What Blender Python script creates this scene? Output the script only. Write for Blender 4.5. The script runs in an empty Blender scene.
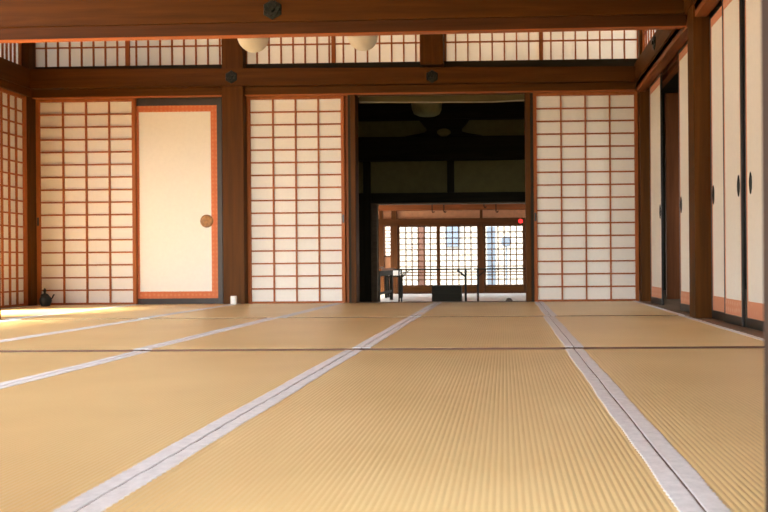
import bpy, bmesh, math, random
from mathutils import Vector, Matrix
random.seed(7)
sc = bpy.context.scene
COL = sc.collection

# ------------------------------------------------------------------ materials
def new_mat(name):
    m = bpy.data.materials.new(name); m.use_nodes = True
    nt = m.node_tree
    b = nt.nodes['Principled BSDF']
    return m, nt, b

def ramp(nt, fac, stops):
    r = nt.nodes.new('ShaderNodeValToRGB')
    els = r.color_ramp.elements
    els[0].position, els[0].color = stops[0][0], (*stops[0][1], 1)
    els[1].position, els[1].color = stops[-1][0], (*stops[-1][1], 1)
    for p, c in stops[1:-1]:
        e = els.new(p); e.color = (*c, 1)
    nt.links.new(fac, r.inputs['Fac'])
    return r.outputs['Color']

def noise(nt, scale=(1, 1, 1), s=5.0, detail=4.0, rough=.55, dist=0.0):
    tc = nt.nodes.new('ShaderNodeTexCoord')
    mp = nt.nodes.new('ShaderNodeMapping'); mp.inputs['Scale'].default_value = scale
    nt.links.new(tc.outputs['Object'], mp.inputs['Vector'])
    n = nt.nodes.new('ShaderNodeTexNoise')
    n.inputs['Scale'].default_value = s; n.inputs['Detail'].default_value = detail
    n.inputs['Roughness'].default_value = rough; n.inputs['Distortion'].default_value = dist
    nt.links.new(mp.outputs['Vector'], n.inputs['Vector'])
    return n.outputs['Fac']

def bump(nt, b, h, strength=.2, dist=.002):
    bp = nt.nodes.new('ShaderNodeBump')
    bp.inputs['Strength'].default_value = strength; bp.inputs['Distance'].default_value = dist
    nt.links.new(h, bp.inputs['Height']); nt.links.new(bp.outputs['Normal'], b.inputs['Normal'])

def plain(name, c, rough=.6, metal=0.0, var=.12, s=12.0):
    m, nt, b = new_mat(name)
    f = noise(nt, s=s)
    lo = tuple(x*(1-var) for x in c); hi = tuple(min(1, x*(1+var)) for x in c)
    nt.links.new(ramp(nt, f, [(.3, lo), (.7, hi)]), b.inputs['Base Color'])
    b.inputs['Roughness'].default_value = rough; b.inputs['Metallic'].default_value = metal
    return m

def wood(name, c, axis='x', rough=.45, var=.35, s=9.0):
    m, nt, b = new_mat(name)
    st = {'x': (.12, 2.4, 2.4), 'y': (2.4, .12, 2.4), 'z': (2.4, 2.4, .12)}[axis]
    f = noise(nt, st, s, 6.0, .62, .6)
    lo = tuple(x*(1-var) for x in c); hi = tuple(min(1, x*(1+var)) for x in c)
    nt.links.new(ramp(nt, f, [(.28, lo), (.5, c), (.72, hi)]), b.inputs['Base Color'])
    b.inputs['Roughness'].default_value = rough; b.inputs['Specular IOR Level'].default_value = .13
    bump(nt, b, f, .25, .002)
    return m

def paper(name, c, transl=.0):
    m, nt, b = new_mat(name)
    f = noise(nt, (1, 1, 1), 38.0, 5.0, .6, .3)
    lo = tuple(x*.96 for x in c)
    nt.links.new(ramp(nt, f, [(.3, lo), (.7, c)]), b.inputs['Base Color'])
    b.inputs['Roughness'].default_value = .9
    b.inputs['Specular IOR Level'].default_value = .1
    if transl > 0:
        tr = nt.nodes.new('ShaderNodeBsdfTranslucent'); tr.inputs['Color'].default_value = (*c, 1)
        mx = nt.nodes.new('ShaderNodeMixShader'); mx.inputs[0].default_value = transl
        out = nt.nodes['Material Output']
        nt.links.new(b.outputs[0], mx.inputs[1]); nt.links.new(tr.outputs[0], mx.inputs[2])
        nt.links.new(mx.outputs[0], out.inputs['Surface'])
    return m

def brocade(name, c, c2):
    """woven border cloth: small repeated medallions"""
    m, nt, b = new_mat(name)
    tc = nt.nodes.new('ShaderNodeTexCoord')
    v = nt.nodes.new('ShaderNodeTexVoronoi'); v.inputs['Scale'].default_value = 26.0
    v.inputs['Randomness'].default_value = .25
    nt.links.new(tc.outputs['Object'], v.inputs['Vector'])
    nt.links.new(ramp(nt, v.outputs['Distance'], [(.18, c2), (.42, c)]), b.inputs['Base Color'])
    b.inputs['Roughness'].default_value = .7
    return m

def rush_mat():
    m, nt, b = new_mat('woven_rush')
    f1 = noise(nt, (1, 1, 1), 1.6, 3.0, .5)
    f2 = noise(nt, (3, 160, 1), 9.0, 3.0, .6)
    mix = nt.nodes.new('ShaderNodeMath'); mix.operation = 'MULTIPLY_ADD'
    nt.links.new(f2, mix.inputs[0]); mix.inputs[1].default_value = .5
    nt.links.new(f1, mix.inputs[2])
    nt.links.new(ramp(nt, mix.outputs[0], [(.45, RUSH_LO), (1.05, RUSH_HI)]), b.inputs['Base Color'])
    b.inputs['Roughness'].default_value = .36
    b.inputs['Specular IOR Level'].default_value = .5
    return m

RUSH_LO = (.69, .475, .20); RUSH_HI = (.82, .60, .29)

M = {}
M['rush'] = rush_mat()
M['mat_core'] = plain('mat_core', (.13, .065, .04), .9)
M['heri'] = plain('border_cloth', (.70, .665, .65), .85, var=.10, s=60.0)
WD = (.084, .029, .0032)
for a in 'xyz':
    M['wood_'+a] = wood('dark_cedar_'+a, WD, a, .55)
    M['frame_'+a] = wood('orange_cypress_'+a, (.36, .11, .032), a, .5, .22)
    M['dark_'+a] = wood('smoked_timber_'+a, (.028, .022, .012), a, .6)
    M['brown_'+a] = wood('brown_board_'+a, (.20, .068, .024), a, .5)
    M['olive_'+a] = wood('olive_board_'+a, (.10, .075, .028), a, .6)
    M['ink_'+a] = wood('near_black_wood_'+a, (.010, .009, .006), a, .6)
    M['veranda_'+a] = wood('honey_veranda_board_'+a, (.46, .25, .095), a, .5, .2)
    M['lip_'+a] = wood('shaded_brown_'+a, (.075, .026, .006), a, .5)
    M['sill_'+a] = wood('worn_sill_'+a, (.20, .135, .085), a, .5, .25)
M['paper'] = paper('shoji_paper', (.85, .82, .74))
M['paper_t'] = paper('thin_transom_paper', (.86, .85, .80), .40)
M['fusuma'] = paper('door_paper', (.88, .84, .74))
M['brocade'] = brocade('orange_brocade', (.62, .16, .05), (.66, .22, .085))
M['brocade_p'] = brocade('salmon_brocade', (.68, .30, .17), (.72, .38, .24))
M['lacquer'] = plain('black_lacquer', (.022, .020, .018), .3)
M['lacq_grey'] = plain('dark_grey_rail', (.045, .036, .030), .5)
M['bronze'] = plain('dark_bronze', (.014, .018, .013), .5, .5, .5, 40)
M['hikite'] = plain('aged_copper', (.30, .15, .055), .45, .5, .35, 40)
M['iron'] = plain('black_iron', (.018, .020, .018), .55, .4, .3, 30)
M['plastic'] = plain('ivory_plastic', (.78, .76, .68), .4, var=.03)
M['glass_w'] = paper('milk_glass', (.88, .84, .74), .25)
M['plaster_w'] = plain('ochre_wall_plaster', (.36, .23, .12), .9, var=.05)
M['plaster_d'] = plain('olive_clay_plaster', (.27, .24, .10), .95, var=.1)
M['plaster_b'] = plain('ochre_clay_plaster', (.50, .26, .15), .95, var=.1)
M['earth'] = plain('pale_earth_floor', (.56, .52, .46), .7, var=.06, s=3)
M['gravel'] = plain('pale_gravel', (.11, .105, .095), .95, var=.15, s=20)
M['yard_brown'] = plain('weathered_red_post', (.06, .024, .017), .8)
M['moss'] = plain('moss_garden', (.085, .075, .035), .95, var=.3, s=6)
M['cable'] = plain('grey_cable', (.30, .24, .15), .6)
M['stone'] = plain('dark_stone', (.05, .035, .025), .8)
M['white'] = plain('white_card', (.82, .82, .80), .6, var=.02)
M['bluegrey'] = plain('blue_grey_paint', (.05, .07, .10), .7)
M['facade'] = plain('pale_facade', (.19, .18, .16), .9, var=.04)
M['pillar'] = wood('weathered_pillar', (.045, .030, .024), 'z', .55, .25)
mm, nt, b = new_mat('red_lamp_glow')
b.inputs['Base Color'].default_value = (.8, .02, .02, 1)
b.inputs['Emission Color'].default_value = (1, .02, .02, 1); b.inputs['Emission Strength'].default_value = 2.5
M['red'] = mm

# ------------------------------------------------------------------ mesh helpers
class MB:
    def __init__(s): s.bm = bmesh.new()
    def box(s, x0, x1, y0, y1, z0, z1, bev=0.0):
        bm = s.bm
        if bev > 0:
            t = bmesh.new()
            MB._cube(t, x0, x1, y0, y1, z0, z1)
            bmesh.ops.bevel(t, geom=list(t.edges), offset=bev, segments=2, affect='EDGES', profile=.5)
            me = bpy.data.meshes.new('t'); t.to_mesh(me); bm.from_mesh(me); bpy.data.meshes.remove(me); t.free()
        else:
            MB._cube(bm, x0, x1, y0, y1, z0, z1)
        return s
    @staticmethod
    def _cube(bm, x0, x1, y0, y1, z0, z1):
        v = [bm.verts.new((x, y, z)) for x in (x0, x1) for y in (y0, y1) for z in (z0, z1)]
        for f in ((0, 1, 3, 2), (4, 6, 7, 5), (0, 4, 5, 1), (2, 3, 7, 6), (0, 2, 6, 4), (1, 5, 7, 3)):
            bm.faces.new([v[i] for i in f])
    def hexa(s, pts, bev=0.0):
        """8 points: bottom quad then top quad"""
        bm = s.bm
        v = [bm.verts.new(p) for p in pts]
        for f in ((3, 2, 1, 0), (4, 5, 6, 7), (0, 1, 5, 4), (1, 2, 6, 5), (2, 3, 7, 6), (3, 0, 4, 7)):
            bm.faces.new([v[i] for i in f])
        return s
    def lathe(s, prof, c=(0, 0, 0), n=32, axis='z'):
        bm = s.bm; rings = []
        def P(r, h, a):
            u, w = r*math.cos(a), r*math.sin(a)
            if axis == 'z': q = (u, w, h)
            elif axis == 'y': q = (u, h, w)
            else: q = (h, u, w)
            return tuple(q[i]+c[i] for i in range(3))
        for r, h in prof:
            if r < 1e-6: rings.append([bm.verts.new(P(0, h, 0))])
            else: rings.append([bm.verts.new(P(r, h, 2*math.pi*k/n)) for k in range(n)])
        for a, b2 in zip(rings, rings[1:]):
            for k in range(n):
                k2 = (k+1) % n
                if len(a) == 1 and len(b2) == 1: continue
                if len(a) == 1: bm.faces.new((a[0], b2[k], b2[k2]))
                elif len(b2) == 1: bm.faces.new((a[k], a[k2], b2[0]))
                else: bm.faces.new((a[k], a[k2], b2[k2], b2[k]))
        return s
    def tube(s, pts, r, n=8):
        bm = s.bm; rings = []
        pts = [Vector(p) for p in pts]
        for i, p in enumerate(pts):
            d = (pts[min(i+1, len(pts)-1)] - pts[max(i-1, 0)]).normalized()
            u = d.cross(Vector((0, 0, 1)))
            if u.length < 1e-3: u = d.cross(Vector((0, 1, 0)))
            u.normalize(); w = d.cross(u)
            rings.append([bm.verts.new(p + r*(math.cos(2*math.pi*k/n)*u + math.sin(2*math.pi*k/n)*w)) for k in range(n)])
        for a, b2 in zip(rings, rings[1:]):
            for k in range(n): bm.faces.new((a[k], a[(k+1) % n], b2[(k+1) % n], b2[k]))
        bm.faces.new(rings[0]); bm.faces.new(rings[-1])
        return s
    def prism(s, poly, y0, y1):
        """polygon in x,z extruded along y"""
        bm = s.bm
        a = [bm.verts.new((x, y0, z)) for x, z in poly]; b2 = [bm.verts.new((x, y1, z)) for x, z in poly]
        bm.faces.new(a); bm.faces.new(list(reversed(b2)))
        n = len(poly)
        for k in range(n): bm.faces.new((a[k], b2[k], b2[(k+1) % n], a[(k+1) % n]))
        return s
    def build(s, name, mat, parent=None, origin=(0, 0, 0), smooth=False, label=None):
        bm = s.bm
        bmesh.ops.recalc_face_normals(bm, faces=list(bm.faces))
        me = bpy.data.meshes.new(name)
        bmesh.ops.translate(bm, verts=list(bm.verts), vec=-Vector(origin))
        bm.to_mesh(me); bm.free()
        me.materials.append(mat)
        if smooth:
            for p in me.polygons: p.use_smooth = True
        o = bpy.data.objects.new(name, me); COL.objects.link(o)
        if parent is not None:
            o.parent = parent
            o.location = Vector(origin)-parent_world(parent)
        else: o.location = origin
        if label: o['label'] = label
        return o

def parent_world(o):
    v = Vector(o.location)
    while o.parent: o = o.parent; v += Vector(o.location)
    return v

def empty(name, loc, label, cat, group=None):
    o = bpy.data.objects.new(name, None); COL.objects.link(o); o.location = loc
    o.empty_display_size = .1
    return tag(o, label, cat, group)
def tag(o, label, cat, group=None):
    o['label'] = label; o['category'] = cat
    if group: o['group'] = group
    return o
def struct(o): o['kind'] = 'structure'; return o
def box_thing(name, b, mat, label, cat, group=None, bev=.004):
    x0, x1, y0, y1, z0, z1 = b
    o = MB().box(*b, bev=bev).build(name, mat, None, ((x0+x1)/2, (y0+y1)/2, z0))
    return tag(o, label, cat, group)
def box_struct(name, b, mat, bev=0.0):
    x0, x1, y0, y1, z0, z1 = b
    return struct(MB().box(*b, bev=bev).build(name, mat, None, ((x0+x1)/2, (y0+y1)/2, z0)))

# ------------------------------------------------------------------ camera
F, PX, PY, YAW, ROLL, H = 753.6, 487.06, 262.82, .0231376, .0080621, .3479
cam_d = bpy.data.cameras.new('camera'); cam = bpy.data.objects.new('camera', cam_d); COL.objects.link(cam)
cam_d.sensor_width = 36.0; cam_d.lens = F/768*36.0
cam_d.shift_x = (384-PX)/768; cam_d.shift_y = (PY-256)/768
cam_d.clip_start = .02; cam_d.clip_end = 300
cam.matrix_world = Matrix.Translation((0, 0, H)) @ Matrix.Rotation(YAW, 4, 'Z') @ Matrix.Rotation(math.radians(90), 4, 'X') @ Matrix.Rotation(-ROLL, 4, 'Z')
cam_d.dof.use_dof = True; cam_d.dof.focus_distance = 2.6; cam_d.dof.aperture_fstop = 10.0
sc.camera = cam

# ------------------------------------------------------------------ tatami floor
HB = .0355          # width of one border cloth strip
def tatami(x0, x1, y0, y1, zt, label):
    root = empty('tatami_mat', ((x0+x1)/2, (y0+y1)/2, zt-.052), label, 'straw mat', 'straw mats covering the floor')
    MB().box(x0, x1, y0, y1, zt-.05, zt-.0012).build('mat_core', M['mat_core'], root)
    # woven rush face: real ribs running the length of the mat
    bm = bmesh.new()
    pitch, amp, sub = .0112, .0009, 6
    n = int(round((x1-x0-2*HB+.01)/pitch))*sub
    rows = []
    for y in (y0+.001, y1-.001):
        row = []
        for i in range(n+1):
            t = i/sub
            x = x0+HB-.005+(x1-x0-2*HB+.01)*i/n
            z = zt-amp*(1-abs(math.sin(math.pi*t))**1.6)
            row.append(bm.verts.new((x, y, z)))
        rows.append(row)
    for i in range(n): bm.faces.new((rows[0][i], rows[0][i+1], rows[1][i+1], rows[1][i]))
    for y_i, yy in ((0, y0+.001), (1, y1-.001)):
        lo = [bm.verts.new((v.co.x, yy, zt-.0011)) for v in rows[y_i]]
        for i in range(n): bm.faces.new((rows[y_i][i], lo[i], lo[i+1], rows[y_i][i+1]))
    mb = MB(); mb.bm.free(); mb.bm = bm
    mb.build('rush_cover', M['rush'], root)
    for s in (0, 1):
        bm = bmesh.new()
        xa, xb = (x0, x0+HB) if s == 0 else (x1-HB, x1)
        step = .009
        k = int((y1-y0)/step); prev = None
        rnd = random.Random(int(x0*1000)+s)
        for i in range(k+1):
            y = y0+(y1-y0)*i/k
            w = .0015*(1 if i % 2 else -1)
            wob = .0016*math.sin(y*7+x0*5+s)+.0009*math.sin(y*23+s*2)
            gapw = .0012+.0008*math.sin(y*11+x0*3)
            ia = xa+(gapw if s == 0 else w+wob); ib = xb-(gapw if s == 1 else w+wob)
            zz = zt+.0016+.0004*math.sin(y*61)
            c = [(ia, y, zt-.006), (ia, y, zz-.0006), (ia+.002, y, zz), (ib-.002, y, zz), (ib, y, zz-.0006), (ib, y, zt-.006)]
            cur = [bm.verts.new(p) for p in c]
            if prev:
                for a in range(5): bm.faces.new((prev[a], prev[a+1], cur[a+1], cur[a]))
            else: first = cur
            prev = cur
        bm.faces.new(first); bm.faces.new(list(reversed(prev)))
        mb = MB(); mb.bm.free(); mb.bm = bm
        mb.build('cloth_border', M['heri'], root)
    return root

rows = [('near', .62, 3.098, -.009, [1.153, .283, -.626, -1.508, -2.385, -3.255, -4.11]),
        ('middle', 3.103, 4.866, .0, [1.152, .283, -.594, -1.507, -2.352, -3.205, -4.11]),
        ('far', 4.870, 6.60, .004, [1.152, .297, -.586, -1.455, -2.362, -3.245, -4.12])]
ordn = ['first', 'second', 'third', 'fourth', 'fifth', 'sixth']
rowtxt = {'near': 'in the front row nearest the viewer', 'middle': 'in the middle row between two seams',
          'far': 'in the back row against the screens'}
for nm, y0, y1, zt, xs in rows:
    for i in range(6):
        tatami(xs[i+1]+.0012, xs[i]-.0012, y0, y1, zt,
               'straw floor mat %s, %s from the right wall' % (rowtxt[nm], ordn[i]))
# sub-floor under the mats
box_struct('floor', (-4.30, 1.42, -.10, 6.88, -.16, -.0525), M['dark_x'])
# flush sills round the mats
box_struct('trim_1', (1.155, 1.42, .56, 6.60, -.0525, .003), M['sill_y'])
box_struct('trim_2', (-4.30, 1.42, 6.604, 6.86, -.0525, .0), M['sill_x'])
box_struct('trim_3', (-4.34, -4.123, .56, 6.60, -.0525, .003), M['sill_y'])
box_struct('trim_4', (-4.30, 1.42, .36, .615, -.0525, -.002), M['sill_x'])

# ------------------------------------------------------------------ paper screens
def paper_screen(label, xa, xb, y, z0, z1, ncol, nrow, pulls=(), st=.031, top=.043, bot=.018, kum=.013, axis='x', group=None, mat=None, name='paper_screen', cat='paper screen', trans=False, vbars=None, hbars=None):
    """screen in the plane y (axis x) or x (axis y); front faces -y (or +x)"""
    if axis == 'x': root = empty(name, ((xa+xb)/2, y+.016, z0), label, cat, group)
    else: root = empty(name, (y-.016, (xa+xb)/2, z0), label, cat, group)
    def B(mb, a0, a1, d0, d1, c0, c1, bev=0):
        if axis == 'x': mb.box(a0, a1, y+d0, y+d1, c0, c1, bev)
        elif axis == 'y': mb.box(y-d1, y-d0, a0, a1, c0, c1, bev)
        else: mb.box(y+d0, y+d1, a0, a1, c0, c1, bev)
    fr = MB()
    for a0, a1 in ((xa, xa+st), (xb-st, xb)): B(fr, a0, a1, 0, .032, z0, z1, .0025)
    B(fr, xa+st-.002, xb-st+.002, .001, .031, z1-top, z1, .002)
    B(fr, xa+st-.002, xb-st+.002, .001, .031, z0, z0+bot, .002)
    fr.build('frame', M['frame_z'], root)
    la = MB()
    ix0, ix1, iz0, iz1 = xa+st, xb-st, z0+bot, z1-top
    vs = vbars if vbars is not None else [ix0+(ix1-ix0)*k/ncol for k in range(1, ncol)]
    for c in vs: B(la, c-kum/2, c+kum/2, .007, .022, iz0, iz1)
    hs = hbars if hbars is not None else [iz0+(iz1-iz0)*k/nrow for k in range(1, nrow)]
    for c in hs: B(la, ix0, ix1, .0085, .0215, c-kum/2, c+kum/2)
    la.build('lattice', M['frame_x'], root)
    if mat != 'none':
      pp = MB(); B(pp, ix0-.004, ix1+.004, .0216, .0226, iz0-.004, iz1+.004)
      pp.build('paper', mat or M['paper'], root)
    for c in pulls:
        h = MB(); B(h, c-.009, c+.009, -.003, .006, .712, .787, .003)
        h.build('pull', M['lacquer'], root, label='small dark inset pull')
    return root

YS = 6.66
paper_screen('four-column white paper screen left of the plain white door, by the corner', -4.192, -3.292, YS, .001, 1.862, 4, 16, pulls=(-4.177,))
paper_screen('four-column white paper screen between the thick post and the dark doorway', -2.288, -1.414, YS, .001, 1.862, 4, 16, pulls=(-1.428,))
paper_screen('paper screen slid behind another, only its orange edge showing left of the doorway', -2.265, -1.388, YS+.038, .001, 1.862, 4, 16)
paper_screen('four-column white paper screen right of the dark doorway', .262, 1.184, YS, .001, 1.862, 4, 16, pulls=(.277,))
paper_screen('narrow-grid paper screen on the left side wall, cut by the photo edge', 5.735, 6.555, -4.205, .004, 1.862, 8, 16, axis='y')

# white door with brocade border
def plain_door(label, xa, xb, y, z0, z1):
    root = empty('sliding_door', ((xa+xb)/2, y+.015, z0), label, 'sliding door')
    fr = MB()
    fr.box(xa, xa+.045, y-.004, y+.03, z0, z1, .003); fr.box(xb-.045, xb, y-.004, y+.03, z0, z1, .003)
    fr.box(xa+.044, xb-.044, y-.004, y+.03, z0, z0+.05, .003); fr.box(xa+.044, xb-.044, y-.004, y+.03, z1-.08, z1, .003)
    fr.build('frame', M['lacq_grey'], root, label='dark lacquered frame')
    ia, ib, ja, jb = xa+.045, xb-.045, z0+.05, z1-.08
    w = .056
    br = MB()
    br.box(ia, ia+.031, y, y+.01, ja, jb); br.box(ib-w, ib, y, y+.01, ja, jb)
    br.box(ia+.031, ib-w, y, y+.01, ja, ja+.062); br.box(ia+.031, ib-w, y, y+.01, jb-w, jb)
    br.build('cloth_border', M['brocade'], root, label='orange patterned cloth border')
    MB().box(ia+.031, ib-w, y+.001, y+.009, ja+.062, jb-w).build('paper_face', M['fusuma'], root)
    hx, hz = -2.667, .742
    MB().lathe([(0, -.0025), (.012, -.0025), (.016, -.0005), (.020, -.0005), (.026, -.006), (.034, -.0035), (.042, -.010), (.052, -.010), (.058, -.004), (.058, .002)], (hx, y, hz), 36, 'y') \
        .build('door_pull', M['hikite'], root, (hx, y, hz), True, 'round copper-brown pull with concentric rings')
    return root
plain_door('plain white sliding door framed in orange brocade with a round pull', -3.352, -2.524, 6.70, .001, 1.862)

# ------------------------------------------------------------------ posts
WZ = M['wood_z']
box_thing('wooden_post', (-4.31, -4.186, 6.56, 6.655, 0, 2.62), WZ, 'dark wooden corner post where the left wall meets the back wall', 'post')
box_thing('wooden_post', (-2.472, -2.283, 6.565, 6.655, 0, 2.62), WZ, 'thick reddish-brown post between the white door and a paper screen, outlet at its foot', 'post')
box_thing('hanging_post', (-.722, -.522, 6.575, 6.735, 2.085, 2.62), WZ, 'short dark post above the lintel over the doorway', 'post')
jm = empty('door_jamb', (-1.34, 6.66, 0), 'narrow brown jamb on the left side of the dark doorway', 'post')
MB().box(-1.376, -1.352, 6.635, 6.76, 0, 1.86, .003).build('grooved_side', M['dark_z'], jm)
MB().box(-1.352, -1.308, 6.625, 6.77, 0, 1.86, .003).build('edge_board', M['wood_z'], jm)
jm = empty('door_jamb', (.225, 6.66, 0), 'dark narrow jamb on the right side of the dark doorway', 'post')
MB().box(.190, .236, 6.640, 6.77, 0, 1.86, .003).build('edge_board', M['wood_z'], jm)
MB().box(.236, .262, 6.650, 6.76, 0, 1.86, .003).build('grooved_side', M['dark_z'], jm)
box_thing('wooden_post', (1.188, 1.33, 6.575, 6.655, 0, 2.62), WZ, 'dark wooden corner post at the right end of the back wall', 'post')
box_thing('wooden_post', (1.153, 1.33, 4.585, 4.735, .003, 2.62), WZ, 'brown post standing on the right wall between the white panels', 'post')
box_thing('wooden_pillar', (.1875, .325, .425, .555, -.002, 2.62), M['pillar'], 'blurred brown pillar at the right edge, closest to the viewer', 'post')

# ------------------------------------------------------------------ long beams
def nail_cover(parent, c, r, face='y'):
    """six-lobed bronze cover: hexagon rim, six petals, domed centre"""
    mb = MB()
    def P(u, w, h):
        return (c[0]+u, c[1]-h, c[2]+w) if face == 'y' else (c[0]-h, c[1]+u, c[2]+w)
    bm = mb.bm
    def disc(poly, h0, h1):
        a = [bm.verts.new(P(u, w, h0)) for u, w in poly]; b2 = [bm.verts.new(P(u*.93, w*.93, h1)) for u, w in poly]
        n = len(poly); bm.faces.new(b2)
        for k in range(n): bm.faces.new((a[k], a[(k+1) % n], b2[(k+1) % n], b2[k]))
    disc([(r*math.sin(k*math.pi/3), r*math.cos(k*math.pi/3)) for k in range(6)], 0, .006)
    for k in range(6):
        a = k*math.pi/3+math.pi/6
        cu, cw = .52*r*math.sin(a), .52*r*math.cos(a)
        disc([(cu+.26*r*math.cos(t*math.pi/6), cw+.26*r*math.sin(t*math.pi/6)) for t in range(12)], .005, .011)
    nc = mb.build('nail_cover', M['bronze'], parent, c, label='dark bronze six-lobed nail cover')
    mb = MB(); bm = mb.bm
    disc([(.25*r*math.cos(t*math.pi/8), .25*r*math.sin(t*math.pi/8)) for t in range(16)], .005, .022)
    mb.build('centre_knob', M['bronze'], nc, c)

def tbeam(name, x0, x1, y0, y1, za, zb, z2a, z2b, mat, label, bev=0):
    o = MB().hexa([(x0, y0, za), (x1, y0, zb), (x1, y1, zb), (x0, y1, za), (x0, y0, z2a), (x1, y0, z2b), (x1, y1, z2b), (x0, y1, z2a)]).build(name, mat, None, ((x0+x1)/2, (y0+y1)/2, min(za, zb)))
    return tag(o, label, 'beam')
WX, WY = M['wood_x'], M['wood_y']
bn = tbeam('wall_beam', -4.163, 1.143, 6.54, 6.60, 1.918, 1.912, 2.084, 2.036, WX, 'wide dark rail along the back wall, above the screens')
nail_cover(bn, (-2.377, 6.54, 1.992), .058); nail_cover(bn, (-.617, 6.54, 1.972), .058)
for xa, xb, lb in ((-4.185, -2.474, 'thin head track above the white door and the corner paper screen'), (-2.281, 1.155, 'thin head track over the dark doorway and the screens beside it')):
    o = MB().box(xa, xb, 6.603, 6.645, 1.850, 1.915, .003).box(xa, xb, 6.645, 6.80, 1.866, 1.93).build('head_track', WX, None, ((xa+xb)/2, 6.7, 1.843)); tag(o, lb, 'beam')
    MB().box(xa, xb, 6.601, 6.650, 1.841, 1.850, .002).build('track_underside', M['frame_x'], o, label='orange-brown underside strip')  # underside strip, lighter and more orange than the track
dn = tbeam('wall_beam', -4.16, 1.143, 4.780, 4.860, 1.888, 1.912, 2.10, 2.11, WX, 'deep brown cross beam along the top of the photo')
nail_cover(dn, (-1.468, 4.78, 1.976), .066)
lip = tbeam('head_track', -4.17, 1.186, 4.797, 4.868, 1.809, 1.839, 1.888, 1.912, M['lip_x'], 'lower lip of the cross beam at the top, orange-brown underneath')
MB().hexa([(-4.17, 4.797, 1.803), (1.186, 4.797, 1.833), (1.186, 4.850, 1.833), (-4.17, 4.850, 1.803), (-4.17, 4.797, 1.809), (1.186, 4.797, 1.839), (1.186, 4.850, 1.839), (-4.17, 4.850, 1.809)]).build('track_underside', M['frame_x'], lip, (0, 4.8, 1.803), label='orange-brown underside strip')  # underside strip, lighter and more orange than the lip
# right wall rails
o = box_thing('wall_beam', (1.146, 1.19, .60, 6.60, 1.905, 2.072), WY, 'dark brown rail running along the top of the right wall panels', 'beam', bev=.003)
nail_cover(o, (1.146, 5.72, 2.00), .058, 'x')
for ya, yb, lb in ((4.74, 6.57, 'reddish grooved head track over the far right-wall panels, by the corner'), (3.015, 4.58, 'reddish grooved head track over the near right-wall panels'), (.56, 2.855, 'reddish head track on the right wall nearest the viewer')):
    o = MB().box(1.16, 1.233, ya, yb, 1.822, 1.905, .003).box(1.268, 1.28, ya, yb, 1.836, 1.86).box(1.31, 1.36, ya, yb, 1.822, 1.905).box(1.16, 1.36, ya, yb, 1.86, 1.905) \
        .build('head_track', M['brown_y'], None, (1.25, (ya+yb)/2, 1.822)); tag(o, lb, 'beam')
# left wall rails
box_thing('wall_beam', (-4.22, -4.165, .60, 6.60, 1.915, 2.088), WY, 'dark brown rail along the left wall, meeting the back wall corner', 'beam', bev=.003)
o = MB().box(-4.203, -4.17, 4.91, 6.555, 1.845, 1.913, .003).box(-4.36, -4.236, 4.91, 6.555, 1.866, 1.913).build('head_track', WY, None, (-4.27, 5.7, 1.845)); tag(o, 'thin head track above the narrow-grid screen on the left wall', 'beam')
box_thing('head_track', (-4.36, -4.19, .57, 4.75, 1.845, 1.913), WY, 'thin head track above the open left side of the room', 'beam', bev=.003)

# ------------------------------------------------------------------ transoms
ZT0, ZT1 = 2.135, 2.62
def transom(label, xa, xb, y=6.70, axis='x', pitch=.1085, first=.075, mat=None, zt0=ZT0, hb=2.318):
    n = []
    c = xa+.012+first
    while c < xb-.03: n.append(c); c += pitch
    return paper_screen(label, xa, xb, y, zt0, ZT1, 0, 0, st=.017, top=.02, bot=.012, kum=.012, axis=axis, vbars=n, hbars=[hb, 2.47],
                        mat=mat or M['paper_t'], name='transom_screen', cat='transom screen', group='transom screens above the rails')
transom('transom screen above the corner paper screen, leftmost on the back wall', -4.24, -3.379, first=.103)
transom('transom screen above the plain white sliding door', -3.378, -2.475, first=.065)
transom('transom screen above the middle paper screen, right of the thick post', -2.312, -1.515, first=.095)
transom('transom screen above the left half of the dark doorway', -1.514, -.724)
transom('transom screen above the right half of the dark doorway', -.520, .340, first=.088)
transom('transom screen above the rightmost paper screen on the back wall', .341, 1.207)
transom('bright barred transom on the left side wall', 4.91, 6.555, y=-4.245, axis='y', pitch=.053, zt0=2.09)
transom('transom paper on the right side wall, a small triangle in view', 4.75, 6.57, y=1.21, axis='-y', zt0=2.06)
# dark sill board and headers behind rails, upper walls, ceiling
box_struct('trim_9', (-4.36, -4.245, 6.665, 6.86, 0, 2.62), M['dark_z'])
box_struct('trim_5', (-4.20, 1.2, 6.66, 6.80, 2.06, 2.135), M['dark_x'])
box_struct('wall_back', (-4.36, 1.45, 6.66, 6.80, 2.62, 2.95), M['plaster_w'])
MB_ = MB().box(-4.36, -4.22, .36, 6.86, 2.62, 2.95); struct(MB_.build('wall_left', M['plaster_w'], None, (-4.29, 3.6, 2.62)))
box_struct('wall_right', (1.21, 1.36, .36, 6.66, 2.62, 2.95), M['plaster_w'])
box_struct('wall_right_upper', (1.24, 1.36, 3.015, 4.58, 1.906, 2.62), M['plaster_w'])
box_struct('wall_right_front', (1.24, 1.36, .56, 2.855, 1.906, 2.62), M['plaster_w'])
box_struct('wall_right_lower', (1.34, 1.43, .56, 2.855, .003, 1.822), M['plaster_w'])
box_struct('trim_6', (-4.30, -4.222, 4.91, 6.555, 2.055, 2.09), M['dark_y'])
box_struct('trim_7', (1.192, 1.30, 4.74, 6.57, 2.03, 2.06), M['dark_y'])
box_struct('ceiling', (-4.5, 1.6, .2, 6.86, 2.95, 3.02), M['brown_y'])
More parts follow.
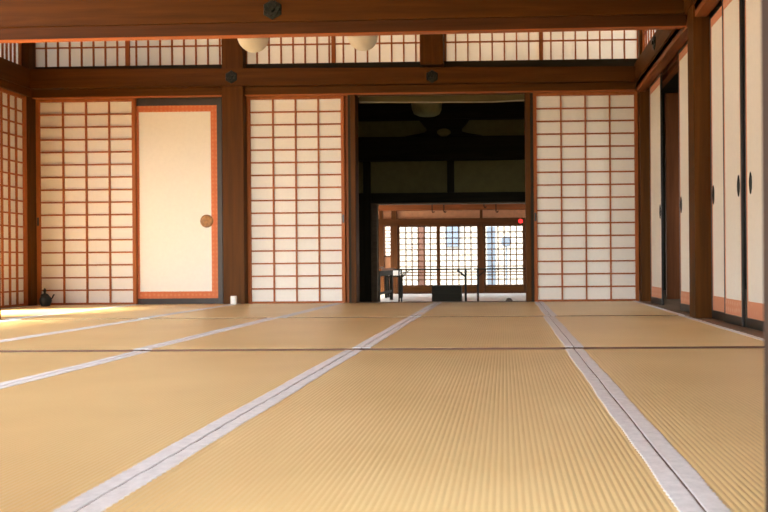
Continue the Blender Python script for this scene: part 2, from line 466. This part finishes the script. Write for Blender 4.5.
# front side: open to the garden on the left of the pillar, closed on its right
box_struct('trim_8', (-4.16, .185, .43, .55, 1.845, 2.09), M['wood_x'])
box_struct('wall_front', (.327, 1.45, .43, .55, -.002, 2.62), M['plaster_w'])
box_struct('wall_front_blocker', (-1.30, -.46, .45, .53, -.002, 1.845), M['plaster_w'])  # unseen panel added to cut front light on the right-hand screen
box_struct('wall_sky_block', (-8.6, -8.3, -6, 14, -.62, 2.6), M['moss'])  # unseen wall added to hold back low sky light from the left
box_struct('wall_front_upper', (-4.16, .185, .45, .53, 2.09, 2.62), M['plaster_w'])
box_struct('wall_front_top', (-4.36, 1.36, .42, .56, 2.62, 2.95), M['plaster_w'])
# other posts of the open sides (outside the frame, they carry the rails)
for (x, y, lb) in ((-4.24, 4.83, 'dark post on the left wall under the cross beam end'), (-4.24, .49, 'dark post at the near left corner of the room')):
    box_thing('wooden_post', (x-.075, x+.07, y-.075, y+.075, .003, 2.62), WZ, lb, 'post')

# ------------------------------------------------------------------ right wall panels
def side_panel(label, ya, yb, x, z0=.004, z1=1.835, pull=None, bot=.05):
    root = empty('wall_panel', (x+.014, (ya+yb)/2, z0), label, 'sliding panel')
    fr = MB()
    fr.box(x-.003, x+.013, ya, ya+.012, z0, z1, .002); fr.box(x-.003, x+.013, yb-.012, yb, z0, z1, .002)
    fr.box(x-.003, x+.013, ya+.011, yb-.011, z0, z0+bot, .002); fr.box(x-.003, x+.013, ya+.011, yb-.011, z1-.03, z1, .002)
    fr.build('frame', M['lacquer'], root, label='black lacquered frame')
    ia, ib, ja, jb = ya+.012, yb-.012, z0+bot, z1-.03
    br = MB()
    br.box(x, x+.01, ia, ia+.014, ja, jb); br.box(x, x+.01, ib-.014, ib, ja, jb)
    br.box(x, x+.01, ia+.014, ib-.014, ja, ja+.085); br.box(x, x+.01, ia+.014, ib-.014, jb-.055, jb)
    br.build('cloth_border', M['brocade_p'], root, label='salmon patterned cloth border')
    MB().box(x+.001, x+.009, ia+.014, ib-.014, ja+.085, jb-.055).build('paper_face', M['fusuma'], root)
    if pull is not None:
        h = MB(); bm = h.bm
        # slim bronze pull: long diamond plate with a hollow oval boss
        poly = [(0, .058), (.006, .045), (.014, .03), (.017, 0), (.014, -.03), (.006, -.045), (0, -.058), (-.006, -.045), (-.014, -.03), (-.017, 0), (-.014, .03), (-.006, .045)]
        a = [bm.verts.new((x, pull+u, .742+w)) for u, w in poly]; b2 = [bm.verts.new((x-.006, pull+u*.85, .742+w*.92)) for u, w in poly]
        c2 = [bm.verts.new((x-.006, pull+u*.55, .742+w*.6)) for u, w in poly]; d2 = [bm.verts.new((x-.001, pull+u*.45, .742+w*.5)) for u, w in poly]
        n = len(poly)
        for p, q in ((a, b2), (b2, c2), (c2, d2)):
            for k in range(n): bm.faces.new((p[k], p[(k+1) % n], q[(k+1) % n], q[k]))
        bm.faces.new(d2)
        h.build('pull', M['bronze'], root, (x, pull, .742), label='slim dark bronze pull')
    return root
side_panel('white panel on the right wall nearest the back corner', 5.955, 6.40, 1.238, pull=6.00)
side_panel('white panel on the right wall between the dark gap and the brown post', 4.745, 5.345, 1.238, pull=5.29)
side_panel('white panel on the right wall just past the brown post, towards the viewer', 4.21, 4.58, 1.252, pull=4.53)
side_panel('white panel on the right wall with its pull at its near edge', 3.945, 4.268, 1.236, pull=3.995)
side_panel('white panel on the right wall beside the blurred pillar, pull at its far edge', 3.46, 3.935, 1.252, pull=3.85)
side_panel('white panel on the right wall hidden behind the blurred pillar', 3.02, 3.47, 1.236)
box_thing('wooden_post', (1.17, 1.33, 2.86, 3.01, .003, 2.62), WZ, 'brown post on the right wall hidden behind the blurred pillar', 'post')
# room behind the half-open panels
wi = MB().box(1.36, 3.4, 3.0, 3.1, -.05, 2.04).box(1.36, 3.4, 9.2, 9.3, -.05, 2.04).box(3.4, 3.5, 3.0, 5.0, -.05, 2.04).box(3.4, 3.5, 6.2, 9.3, -.05, 2.04).box(3.4, 3.5, 5.0, 6.2, -.05, .8).box(3.4, 3.5, 5.0, 6.2, 1.7, 2.04).box(1.40, 3.5, 3.0, 9.3, 2.04, 2.055)  # includes an unseen window opening, added to light the upright board
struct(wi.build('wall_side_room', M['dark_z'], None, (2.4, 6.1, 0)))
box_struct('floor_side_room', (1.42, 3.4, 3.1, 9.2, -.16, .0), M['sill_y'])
o = MB().box(1.495, 1.615, 6.98, 7.03, 0, 1.90, .004).build('door_board', M['brown_z'], None, (1.555, 7.0, 0)); tag(o, 'reddish-brown upright board seen through the gap in the right wall', 'board')

plain_panels = []
for k, (xa, xb, y) in enumerate(((-4.16, -3.31, 4.795), (-4.15, -3.30, 4.833))):  # unseen panels added to keep sky light off the left corner
    tag(MB().box(xa, xb, y, y+.03, .005, 1.80, .003).build('corner_shade_panel', M['brown_z'], None, ((xa+xb)/2, y, .005)), ('added brown panel out of view, shading the left corner, front one', 'added brown panel out of view, shading the left corner, rear one')[k], 'sliding panel')
# ------------------------------------------------------------------ small things in the room
def globe(x, y, z, r, label, mat, group, name='pendant_lamp', zc=2.95):
    root = empty(name, (x, y, z), label, 'pendant lamp', group)
    prof = [(0, -r)]
    for k in range(1, 24):
        a = -math.pi/2+math.pi*k/24
        prof.append((r*math.cos(a), r*math.sin(a)))
    prof = [q for q in prof if q[1] < r*.93]
    prof += [(.045, r*.93), (.045, r*.97)]
    MB().lathe(prof, (x, y, z), 40).build('globe', mat, root, (x, y, z), True)
    MB().lathe([(0, r*.9), (.05, r*.9), (.05, r*1.12), (.03, r*1.25), (0, r*1.25)], (x, y, z), 24).build('holder', M['bronze'], root)
    MB().tube([(x, y, z+r*1.2), (x, y, zc)], .005).build('cord', M['lacquer'], root)
    return root
globe(-1.902, 5.70, 2.083, .115, 'round white glass lamp hanging left, near the thick post', M['glass_w'], 'round lamps')
globe(-1.063, 5.70, 2.083, .115, 'round white glass lamp hanging right, above the doorway edge', M['glass_w'], 'round lamps')

ot = empty('power_outlet', (-2.372, 6.545, 0.0), 'small ivory power outlet box at the foot of the thick post', 'outlet')
MB().box(-2.398, -2.350, 6.533, 6.565, .004, .076, .004).build('housing', M['plastic'], ot)
MB().box(-2.386, -2.362, 6.530, 6.534, .018, .062, .001).build('socket_plate', M['white'], ot)

pot = empty('iron_pot', (-3.985, 6.45, 0.0015), 'small black lidded iron pot on the floor in the left corner', 'pot')
kx, ky = -3.985, 6.45
MB().lathe([(0, .003), (.03, .003), (.034, .0), (.036, .012), (.046, .03), (.049, .05), (.046, .068), (.036, .085), (.026, .09), (.0, .09)], (kx, ky, .002), 28).build('body', M['iron'], pot, (kx, ky, .002), True)
MB().lathe([(.0, .088), (.032, .088), (.033, .094), (.022, .106), (.008, .112), (.007, .122), (.013, .130), (.011, .142), (.004, .155), (0, .158)], (kx-.006, ky, .002), 24).build('lid', M['iron'], pot, (kx, ky, .09), True)
MB().tube([(kx+.044, ky, .06), (kx+.06, ky, .075), (kx+.072, ky, .10), (kx+.078, ky, .103)], .006).build('spout', M['iron'], pot)

box_thing('header_board', (-1.306, .188, 6.80, 6.825, 1.806, 1.865), M['olive_x'], 'olive-brown board under the head track inside the dark doorway', 'board', bev=.002)
# cable under the doorway head
pts = []
for k in range(41):
    x = -1.30+1.49*k/40
    z = 1.806+.006*math.sin(x*3.1)-.012*max(0, 1-abs(x+.12)/.35)*.6
    pts.append((x, 6.792, z))
tag(MB().tube(pts, .006).build('electric_cable', M['cable'], None, (0, 6.792, 1.80)), 'thin pale cable strung under the doorway head', 'cable')

# ------------------------------------------------------------------ dark hall beyond the doorway
ZF = -.48
struct(MB().box(-3.3, 2.0, 6.86, 12.0, ZF-.1, ZF).build('floor_hall', M['earth'], None, (0, 9, ZF)))
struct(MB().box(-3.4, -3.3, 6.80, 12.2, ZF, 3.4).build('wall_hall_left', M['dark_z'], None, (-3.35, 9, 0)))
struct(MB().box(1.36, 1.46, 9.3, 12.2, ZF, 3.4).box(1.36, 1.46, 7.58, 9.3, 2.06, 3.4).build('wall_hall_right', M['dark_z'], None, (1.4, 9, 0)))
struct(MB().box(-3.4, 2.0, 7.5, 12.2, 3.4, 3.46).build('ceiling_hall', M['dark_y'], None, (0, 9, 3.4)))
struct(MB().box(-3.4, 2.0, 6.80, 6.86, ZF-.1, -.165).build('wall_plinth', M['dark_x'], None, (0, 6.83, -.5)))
box_struct('ceiling_added_shaft', (-4.36, 1.46, 6.86, 7.5, 2.03, 2.06), M['sill_x'])  # unseen sky shaft added behind the transoms to backlight their paper
box_struct('wall_added_shaft', (-4.36, 1.46, 7.5, 7.58, 2.03, 3.5), M['plaster_w'])  # far side of the added backlight shaft
# end wall of the hall, with an opening
YH = 12.0
struct(MB().box(-3.3, 2.0, YH+.06, YH+.14, 1.30, 3.4).build('wall_hall_end', M['plaster_d'], None, (0, YH+.1, 1.3)))
struct(MB().box(-3.3, -2.03, YH+.06, YH+.14, ZF, 1.30).build('wall_hall_end_lower', M['plaster_d'], None, (-2.7, YH+.1, ZF)))
def hb(name, b, label, mat='dark_x', cat='beam'): return box_thing(name, b, M[mat], label, cat)
hb('door_lintel', (-2.12, 1.36, YH+.0, YH+.16, 1.295, 1.475), 'dark lintel over the far opening beyond the hall')
hb('tie_beam', (-3.3, 1.36, YH-.10, YH+.06, 1.985, 2.335), 'massive dark tie beam across the hall end wall')
hb('ledge_rail', (-3.3, 1.36, YH-.02, YH+.06, 2.345, 2.37), 'slim dark rail lying just above the massive tie beam')
hb('top_beam', (-3.3, 1.36, YH-.10, YH+.06, 2.635, 3.39), 'black top beam of the hall wall under the ceiling')
hb('wall_strut', (-2.25, -2.135, YH+.0, YH+.06, 1.476, 1.984), 'dark upright strut on the left of the hall end wall', 'dark_z', 'post')
hb('wall_strut', (-.905, -.793, YH+.0, YH+.06, 1.476, 1.984), 'dark upright strut in the middle of the hall end wall', 'dark_z', 'post')
hb('door_post', (-3.0, -2.125, YH-.02, YH+.06, ZF, 1.476), 'broad black post left of the far opening', 'dark_z', 'post')
o = MB().box(-2.125, -2.105, YH-.035, YH-.02, ZF, 1.315).box(-2.125, 1.36, YH-.035, YH-.0, 1.295, 1.315).box(-2.105, -2.03, YH-.0, YH+.14, ZF, 1.295).build('door_frame', M['sill_x'], None, (-.9, YH, ZF)); tag(o, 'thin pale-edged frame around the far opening', 'door frame')
# saddle-shaped bracket between the beams
xc = -.945
half = [(0.40, 2.634), (.375, 2.60), (.335, 2.55), (.285, 2.50), (.275, 2.46), (.30, 2.43), (.38, 2.41), (.47, 2.395), (.60, 2.372)]
poly = [(xc+a, z) for a, z in half]+[(xc-a, z) for a, z in reversed(half)]
br = MB().prism(poly, YH-.06, YH+.055).build('beam_bracket', M['dark_x'], None, (xc, YH, 2.372)); tag(br, 'dark saddle-shaped bracket between the two hall beams', 'bracket')
MB().lathe([(0, -.006), (.10, -.004), (.125, .01)], (xc, YH-.062, 2.425), 24, 'y').build('boss', M['plaster_d'], br, (xc, YH-.06, 2.425), label='paler round boss').scale = (1, 1, .55)
# flat shaded lamp in the hall
hl = empty('ceiling_lamp', (-.915, 9.0, 2.11), 'shallow dim lamp hanging in the dark hall above the doorway', 'ceiling lamp')
MB().lathe([(0, 2.112), (.11, 2.116), (.155, 2.14), (.178, 2.19), (.185, 2.26), (.18, 2.30), (.05, 2.33), (0, 2.33)], (-.915, 9.0, 0), 40).build('shade', M['plaster_d'], hl, (-.915, 9, 2.11), True)
MB().tube([(-.915, 9, 2.32), (-.915, 9, 3.4)], .012).build('stem', M['lacquer'], hl)

# ------------------------------------------------------------------ far kitchen with lattice doors
YL = 20.5
struct(MB().box(-6.5, 5.0, 12.0, 20.9, ZF-.1, ZF).build('floor_kitchen', M['earth'], None, (0, 16, ZF)))
struct(MB().box(-4.6, -4.5, 12.14, 20.7, 1.3, 2.9).box(-4.6, -4.5, 12.14, 20.7, ZF, .35).build('wall_kitchen_left', M['plaster_b'], None, (-4.55, 16, 0)))
struct(MB().box(-4.6, 4.0, 12.14, 20.7, 2.9, 3.0).build('ceiling_kitchen', M['brown_x'], None, (0, 16, 2.9)))
struct(MB().box(4.0, 4.1, 12.14, 17.2, ZF, 2.9).box(4.0, 4.1, 18.8, 20.7, ZF, 2.9).box(4.0, 4.1, 17.2, 18.8, 1.7, 2.9).box(4.0, 4.1, 17.2, 18.8, ZF, .5).build('wall_kitchen_right', M['plaster_b'], None, (4.05, 16, 0)))
wk = MB().box(-4.6, 4.0, YL+.06, YL+.14, 1.55, 2.9).box(-4.6, -3.26, YL+.06, YL+.14, ZF, 1.55).box(-3.26, -2.9, YL+.06, YL+.14, ZF, .54)
box_struct('wall_kitchen_end_right', (1.66, 4.0, YL+.06, YL+.14, ZF, 1.55), M['plaster_b'])
struct(wk.build('wall_kitchen_end', M['plaster_b'], None, (-1, YL+.1, 1)))
tag(MB().box(-4.5, 4.0, YL-.12, YL+.06, 1.785, 1.955, .01).build('wall_beam', M['brown_x'], None, (0, YL, 1.785)), 'orange-brown beam above the far lattice doors', 'beam')
tag(MB().box(-4.5, 4.0, YL-.04, YL+.06, 1.39, 1.565, .006).build('door_lintel', M['lip_x'], None, (0, YL, 1.39)), 'dark lintel resting on the far lattice doors', 'beam')
tag(MB().box(-4.5, 4.0, YL-.04, YL+.10, ZF, ZF+.03, .006).build('door_sill', M['lip_x'], None, (0, YL, ZF)), 'low sill under the far lattice doors', 'beam')
for x0, x1, lb in ((-3.43, -3.28, 'brown post at the left edge of the far room'), (-3.10, -2.905, 'brown post left of the far lattice doors'), (-.69, -.555, 'brown post between the far lattice doors')):
    tag(MB().box(x0, x1, YL-.06, YL+.06, ZF+.03, 1.39, .005).box(x0+.03, x1-.03, YL-.06, YL+.06, 1.56, 1.785).build('door_post', M['lip_z'], None, ((x0+x1)/2, YL, ZF)), lb, 'post')
def lattice_door(x0, x1, label, y=YL, n=6, zb=-.265, z0=ZF+.03, z1=1.39):
    root = empty('lattice_door', ((x0+x1)/2, y+.02, z0), label, 'lattice door')
    fr = MB()
    fr.box(x0, x0+.05, y, y+.04, z0, z1, .003); fr.box(x1-.05, x1, y, y+.04, z0, z1, .003)
    fr.box(x0+.048, x1-.048, y, y+.04, z1-.05, z1); fr.box(x0+.048, x1-.048, y, y+.04, zb-.03, zb+.02); fr.box(x0+.048, x1-.048, y, y+.04, z0, z0+.04)
    fr.build('frame', M['lip_z'], root)
    MB().box(x0+.05, x1-.05, y+.012, y+.028, z0+.04, zb-.03).build('kick_panel', M['wood_x'], root)
    la = MB()
    for k in range(1, n):
        c = x0+.05+(x1-x0-.1)*k/n; la.box(c-.016, c+.016, y+.008, y+.03, zb, z1-.05)
    for c in [z1-.05-(z1-.05-.10)*k/8 for k in range(1, 9)]+[.02, -.10]:
        la.box(x0+.05, x1-.05, y+.01, y+.028, c-.015, c+.015)
    la.build('lattice', M['lip_x'], root)
    return root
lattice_door(-2.905, -1.80, 'far lattice door on the left, a brown post behind it')
lattice_door(-1.80, -.69, 'far lattice door in the middle behind the dark chest')
lattice_door(-.555, .545, 'far lattice door on the right below the red light')
lattice_door(.545, 1.65, 'far lattice door hidden behind the right jamb')
wn = empty('barred_window', (-3.18, YL+.1, .54), 'small barred window at the left of the far room', 'window')
fr = MB().box(-3.28, -3.102, YL+.04, YL+.10, 1.36, 1.40).box(-3.28, -3.102, YL+.04, YL+.10, .53, .57).build('frame', M['lip_x'], wn)
la = MB()
for k in range(1, 8): la.box(-3.27, -3.105, YL+.06, YL+.08, .56+.80*k/8-.012, .56+.80*k/8+.012)
la.build('bars', M['lip_x'], wn)
rl = empty('warning_light', (.444, YL-.06, 1.47), 'small round red light glowing on the far lintel', 'light')
MB().lathe([(.07, .02), (.07, .0), (.05, -.005)], (.444, YL-.06, 1.47), 20, 'y').build('base', M['lacquer'], rl)
MB().lathe([(.056, 0), (.052, -.025), (.035, -.045), (0, -.055)], (.444, YL-.06, 1.47), 20, 'y').build('red_lens', M['red'], rl, (.444, YL-.06, 1.47), True)

def folding_table(x0, x1, label, lx, side, y=15.5):
    root = empty('folding_table', ((x0+x1)/2, y+.22, ZF), label, 'table')
    MB().box(x0, x1, y, y+.45, .205, .235, .004).build('table_top', M['ink_x'], root)
    for yy in (y+.04, y+.41):
        for xx, sd in ((lx, side), (x0+x1-lx, -side)):
            MB().tube([(xx, yy, ZF), (xx, yy, .205)], .015).tube([(xx, yy, .06), (xx+sd*.17, yy, .20)], .010).build('leg', M['ink_x'], root)
    return root
folding_table(-2.30, -.70, 'long folding table on the left in the far room, before the lattice doors', -.815, -1)
folding_table(-.64, .98, 'long folding table on the right in the far room, before the lattice doors', -.558, 1)
wt = empty('work_table', (-2.9, 16.4, ZF), 'heavy dark table at the left edge of the far room', 'table')
MB().box(-3.25, -2.50, 15.25, 17.25, .20, .245, .005).build('table_top', M['brown_y'], wt)
MB().box(-3.2, -2.55, 15.32, 17.18, .09, .20).build('apron', M['ink_y'], wt)
for lx in (-3.17, -2.58):
    for ly in (15.36, 17.1): MB().box(lx-.035, lx+.035, ly-.035, ly+.035, ZF, .10).build('leg', M['ink_z'], wt)
MB().box(-2.60, -2.56, 15.36, 17.1, -.30, -.25).box(-3.19, -3.15, 15.36, 17.1, -.30, -.25).build('stretcher', M['ink_y'], wt)
tag(MB().box(-2.85, -2.55, 15.45, 15.9, .2455, .285, .012).build('wooden_tray', M['sill_x'], None, (-2.7, 15.7, .2455)), 'pale brown wooden tray lying on the heavy dark table', 'tray')
stl = empty('stool', (-2.62, 18.2, ZF), 'dark stool behind the heavy table, carrying a white box', 'stool')
MB().box(-2.88, -2.46, 18.0, 18.4, .02, .06, .004).build('seat', M['ink_x'], stl)
for lx in (-2.85, -2.52):
    for ly in (18.04, 18.36): MB().box(lx-.03, lx+.03, ly-.03, ly+.03, ZF, .02).build('leg', M['ink_z'], stl)
tag(MB().box(-2.80, -2.50, 18.03, 18.33, .0605, .20, .006).build('white_box', M['white'], None, (-2.65, 18.18, .0605)), 'white box on the dark stool beside the far lattice door', 'box')
ch = empty('low_chest', (-1.155, 15.1, ZF), 'low dark chest standing on the pale floor before the lattice doors', 'chest')
MB().box(-1.45, -.862, 14.95, 15.30, ZF+.03, -.115, .006).build('body', M['ink_x'], ch)
MB().box(-1.455, -.857, 14.945, 15.305, -.115, -.10, .003).build('lid', M['ink_x'], ch)
for x in (-1.37, -.94):
    for y in (15.0, 15.25): MB().box(x-.04, x+.04, y-.03, y+.03, ZF, ZF+.03).build('foot', M['wood_x'], ch)
MB().lathe([(0, 0), (.085, 0), (.082, .08), (.06, .17), (.03, .205), (0, .21)], (.076, 13.2, ZF), 18)\
    .build('floor_stone', M['stone'], None, (.076, 13.2, ZF), True)
bpy.data.objects['floor_stone'].select_set(False)
tag(bpy.data.objects['floor_stone'], 'small dark rounded stone alone on the pale floor of the far room', 'stone')
# hooks on a rod in the far room
rod = tag(MB().tube([(-4.5, 16.0, 2.05), (4.0, 16.0, 2.05)], .02).build('hanging_rod', M['ink_x'], None, (0, 16, 2.05)), 'dark rod high in the far room carrying black hooks', 'rod')
for x, z, lb in ((-1.53, 1.43, 'black hook hanging above the left half of the far lattice, leftmost'), (-1.28, 1.43, 'black hook hanging second from the left above the far lattice'), (-.425, 1.52, 'short black hook hanging just right of the middle post'), (-.172, 1.42, 'black hook hanging rightmost above the far lattice')):
    tag(MB().tube([(x, 16, 2.03), (x, 16, z+.03), (x+.01, 16, z), (x+.035, 16, z), (x+.045, 16, z+.03)], .011).build('iron_hook', M['ink_x'], None, (x, 16, 2.03)), lb, 'hook', 'hooks in the far room')

# ------------------------------------------------------------------ outdoors
struct(MB().box(-70, 70, -70, 20.9, -.9, -.62).build('ground', M['moss'], None, (0, 0, -.62)))
struct(MB().box(-70, 70, 20.9, 90, -.9, -.62).build('ground_yard', M['gravel'], None, (0, 40, -.62)))
struct(MB().box(-5.7, -4.36, -1.2, 7.2, -.16, -.06).box(-5.7, 2.6, -1.2, .36, -.16, -.06).build('floor_veranda', M['veranda_y'], None, (-4.5, 0, -.1)))
ev = MB().hexa([(-5.5, -1.0, 2.80), (-4.36, -1.0, 3.02), (-4.36, 8, 3.02), (-5.5, 8, 2.80), (-5.5, -1.0, 2.88), (-4.36, -1.0, 3.10), (-4.36, 8, 3.10), (-5.5, 8, 2.88)])
ev.hexa([(-5.5, -1.0, 2.80), (2.6, -1.0, 2.80), (2.6, .45, 3.03), (-5.5, .45, 3.03), (-5.5, -1.0, 2.88), (2.6, -1.0, 2.88), (2.6, .45, 3.10), (-5.5, .45, 3.10)])
struct(ev.build('ceiling_eaves', M['brown_y'], None, (-4.5, 0, 2.9)))
tag(MB().box(-2.53, -2.33, 22.0, 22.2, -.62, 3.2, .01).build('yard_post', M['yard_brown'], None, (-2.43, 22.1, -.62)), 'reddish post in the yard behind the left far lattice door', 'post')
fb = empty('yard_building', (-5.5, 28, -.62), 'pale building across the yard behind the left lattice door', 'building')
MB().box(-9, 6.0, 27.5, 31, -.62, 5.5).build('wall', M['facade'], fb)
MB().box(-2.15, -1.65, 27.46, 27.5, .95, 1.75).build('window', M['bluegrey'], fb)
MB().box(-9.3, 6.3, 27.0, 31.3, 5.5, 5.8).build('roof', M['dark_x'], fb)
tag(MB().box(-.56, -.28, 24.0, 24.2, -.62, 1.5, .01).build('yard_pole', M['bluegrey'], None, (-.42, 24.1, -.62)), 'blue-grey pole in the yard behind the right far lattice door', 'pole')
sg = empty('round_sign', (.06, 24.0, -.62), 'round grey sign on a pole in the yard behind the right lattice door', 'sign')
MB().tube([(.06, 24.03, -.62), (.06, 24.03, .9)], .03).build('pole', M['bluegrey'], sg)
MB().lathe([(0, -.015), (.16, -.015), (.17, .0), (.16, .015), (0, .015)], (.06, 24.0, 1.03), 24, 'y').build('disc', M['bluegrey'], sg)

# ------------------------------------------------------------------ light
SKY, SUN = 11.6, 52.0
w = bpy.data.worlds.new('sky'); sc.world = w; w.use_nodes = True
nt = w.node_tree; bg = nt.nodes['Background']
tc = nt.nodes.new('ShaderNodeTexCoord'); sp = nt.nodes.new('ShaderNodeSeparateXYZ')
nt.links.new(tc.outputs['Generated'], sp.inputs[0])
r = nt.nodes.new('ShaderNodeValToRGB')
r.color_ramp.elements[0].position = 0.0; r.color_ramp.elements[0].color = (1.0, .985, .95, 1)
r.color_ramp.elements[1].position = .45; r.color_ramp.elements[1].color = (.82, .92, 1.02, 1)
nt.links.new(sp.outputs['Z'], r.inputs['Fac']); nt.links.new(r.outputs['Color'], bg.inputs['Color'])
bg.inputs['Strength'].default_value = SKY
sd = bpy.data.lights.new('sun', 'SUN'); sd.energy = SUN; sd.angle = .30; sd.color = (1, .88, .66)
so = bpy.data.objects.new('sun', sd); COL.objects.link(so); so.location = (-8, 3, 9)
so.rotation_euler = (0, -math.radians(90-51), math.radians(24))
def portal(name, loc, rot, sx, sy):
    l = bpy.data.lights.new(name, 'AREA'); l.shape = 'RECTANGLE'; l.size = sx; l.size_y = sy
    l.cycles.is_portal = True
    o = bpy.data.objects.new(name, l); COL.objects.link(o); o.location = loc; o.rotation_euler = rot
R90 = math.pi/2
portal('portal_front', (-2.05, .38, .9), (R90, 0, 0), 4.4, 1.9)
portal('portal_added_shaft', (-1.45, 7.16, 3.3), (0, 0, 0), 5.7, .62)  # sky entering the added shaft behind the transoms
portal('portal_side', (3.52, 5.6, 1.25), (0, R90, 0), .95, 1.25)
portal('portal_left', (-4.42, 3.15, .9), (0, -R90, 0), 1.95, 5.2)
portal('portal_left_top', (-4.42, 3.5, 2.35), (0, -R90, 0), .55, 6.0)
portal('portal_lattice', (-1.2, 20.7, .5), (-R90, 0, 0), 4.5, 2.0)
portal('portal_kitchen', (4.12, 18.0, 1.1), (0, R90, 0), 1.2, 1.6)
portal('portal_kitchen_left', (-4.62, 16.4, .82), (0, -R90, 0), .95, 8.6)

sc.view_settings.view_transform = 'Standard'; sc.view_settings.look = 'None'
sc.view_settings.exposure = 0.10; sc.view_settings.gamma = 1.0
sc.view_settings.use_curve_mapping = False
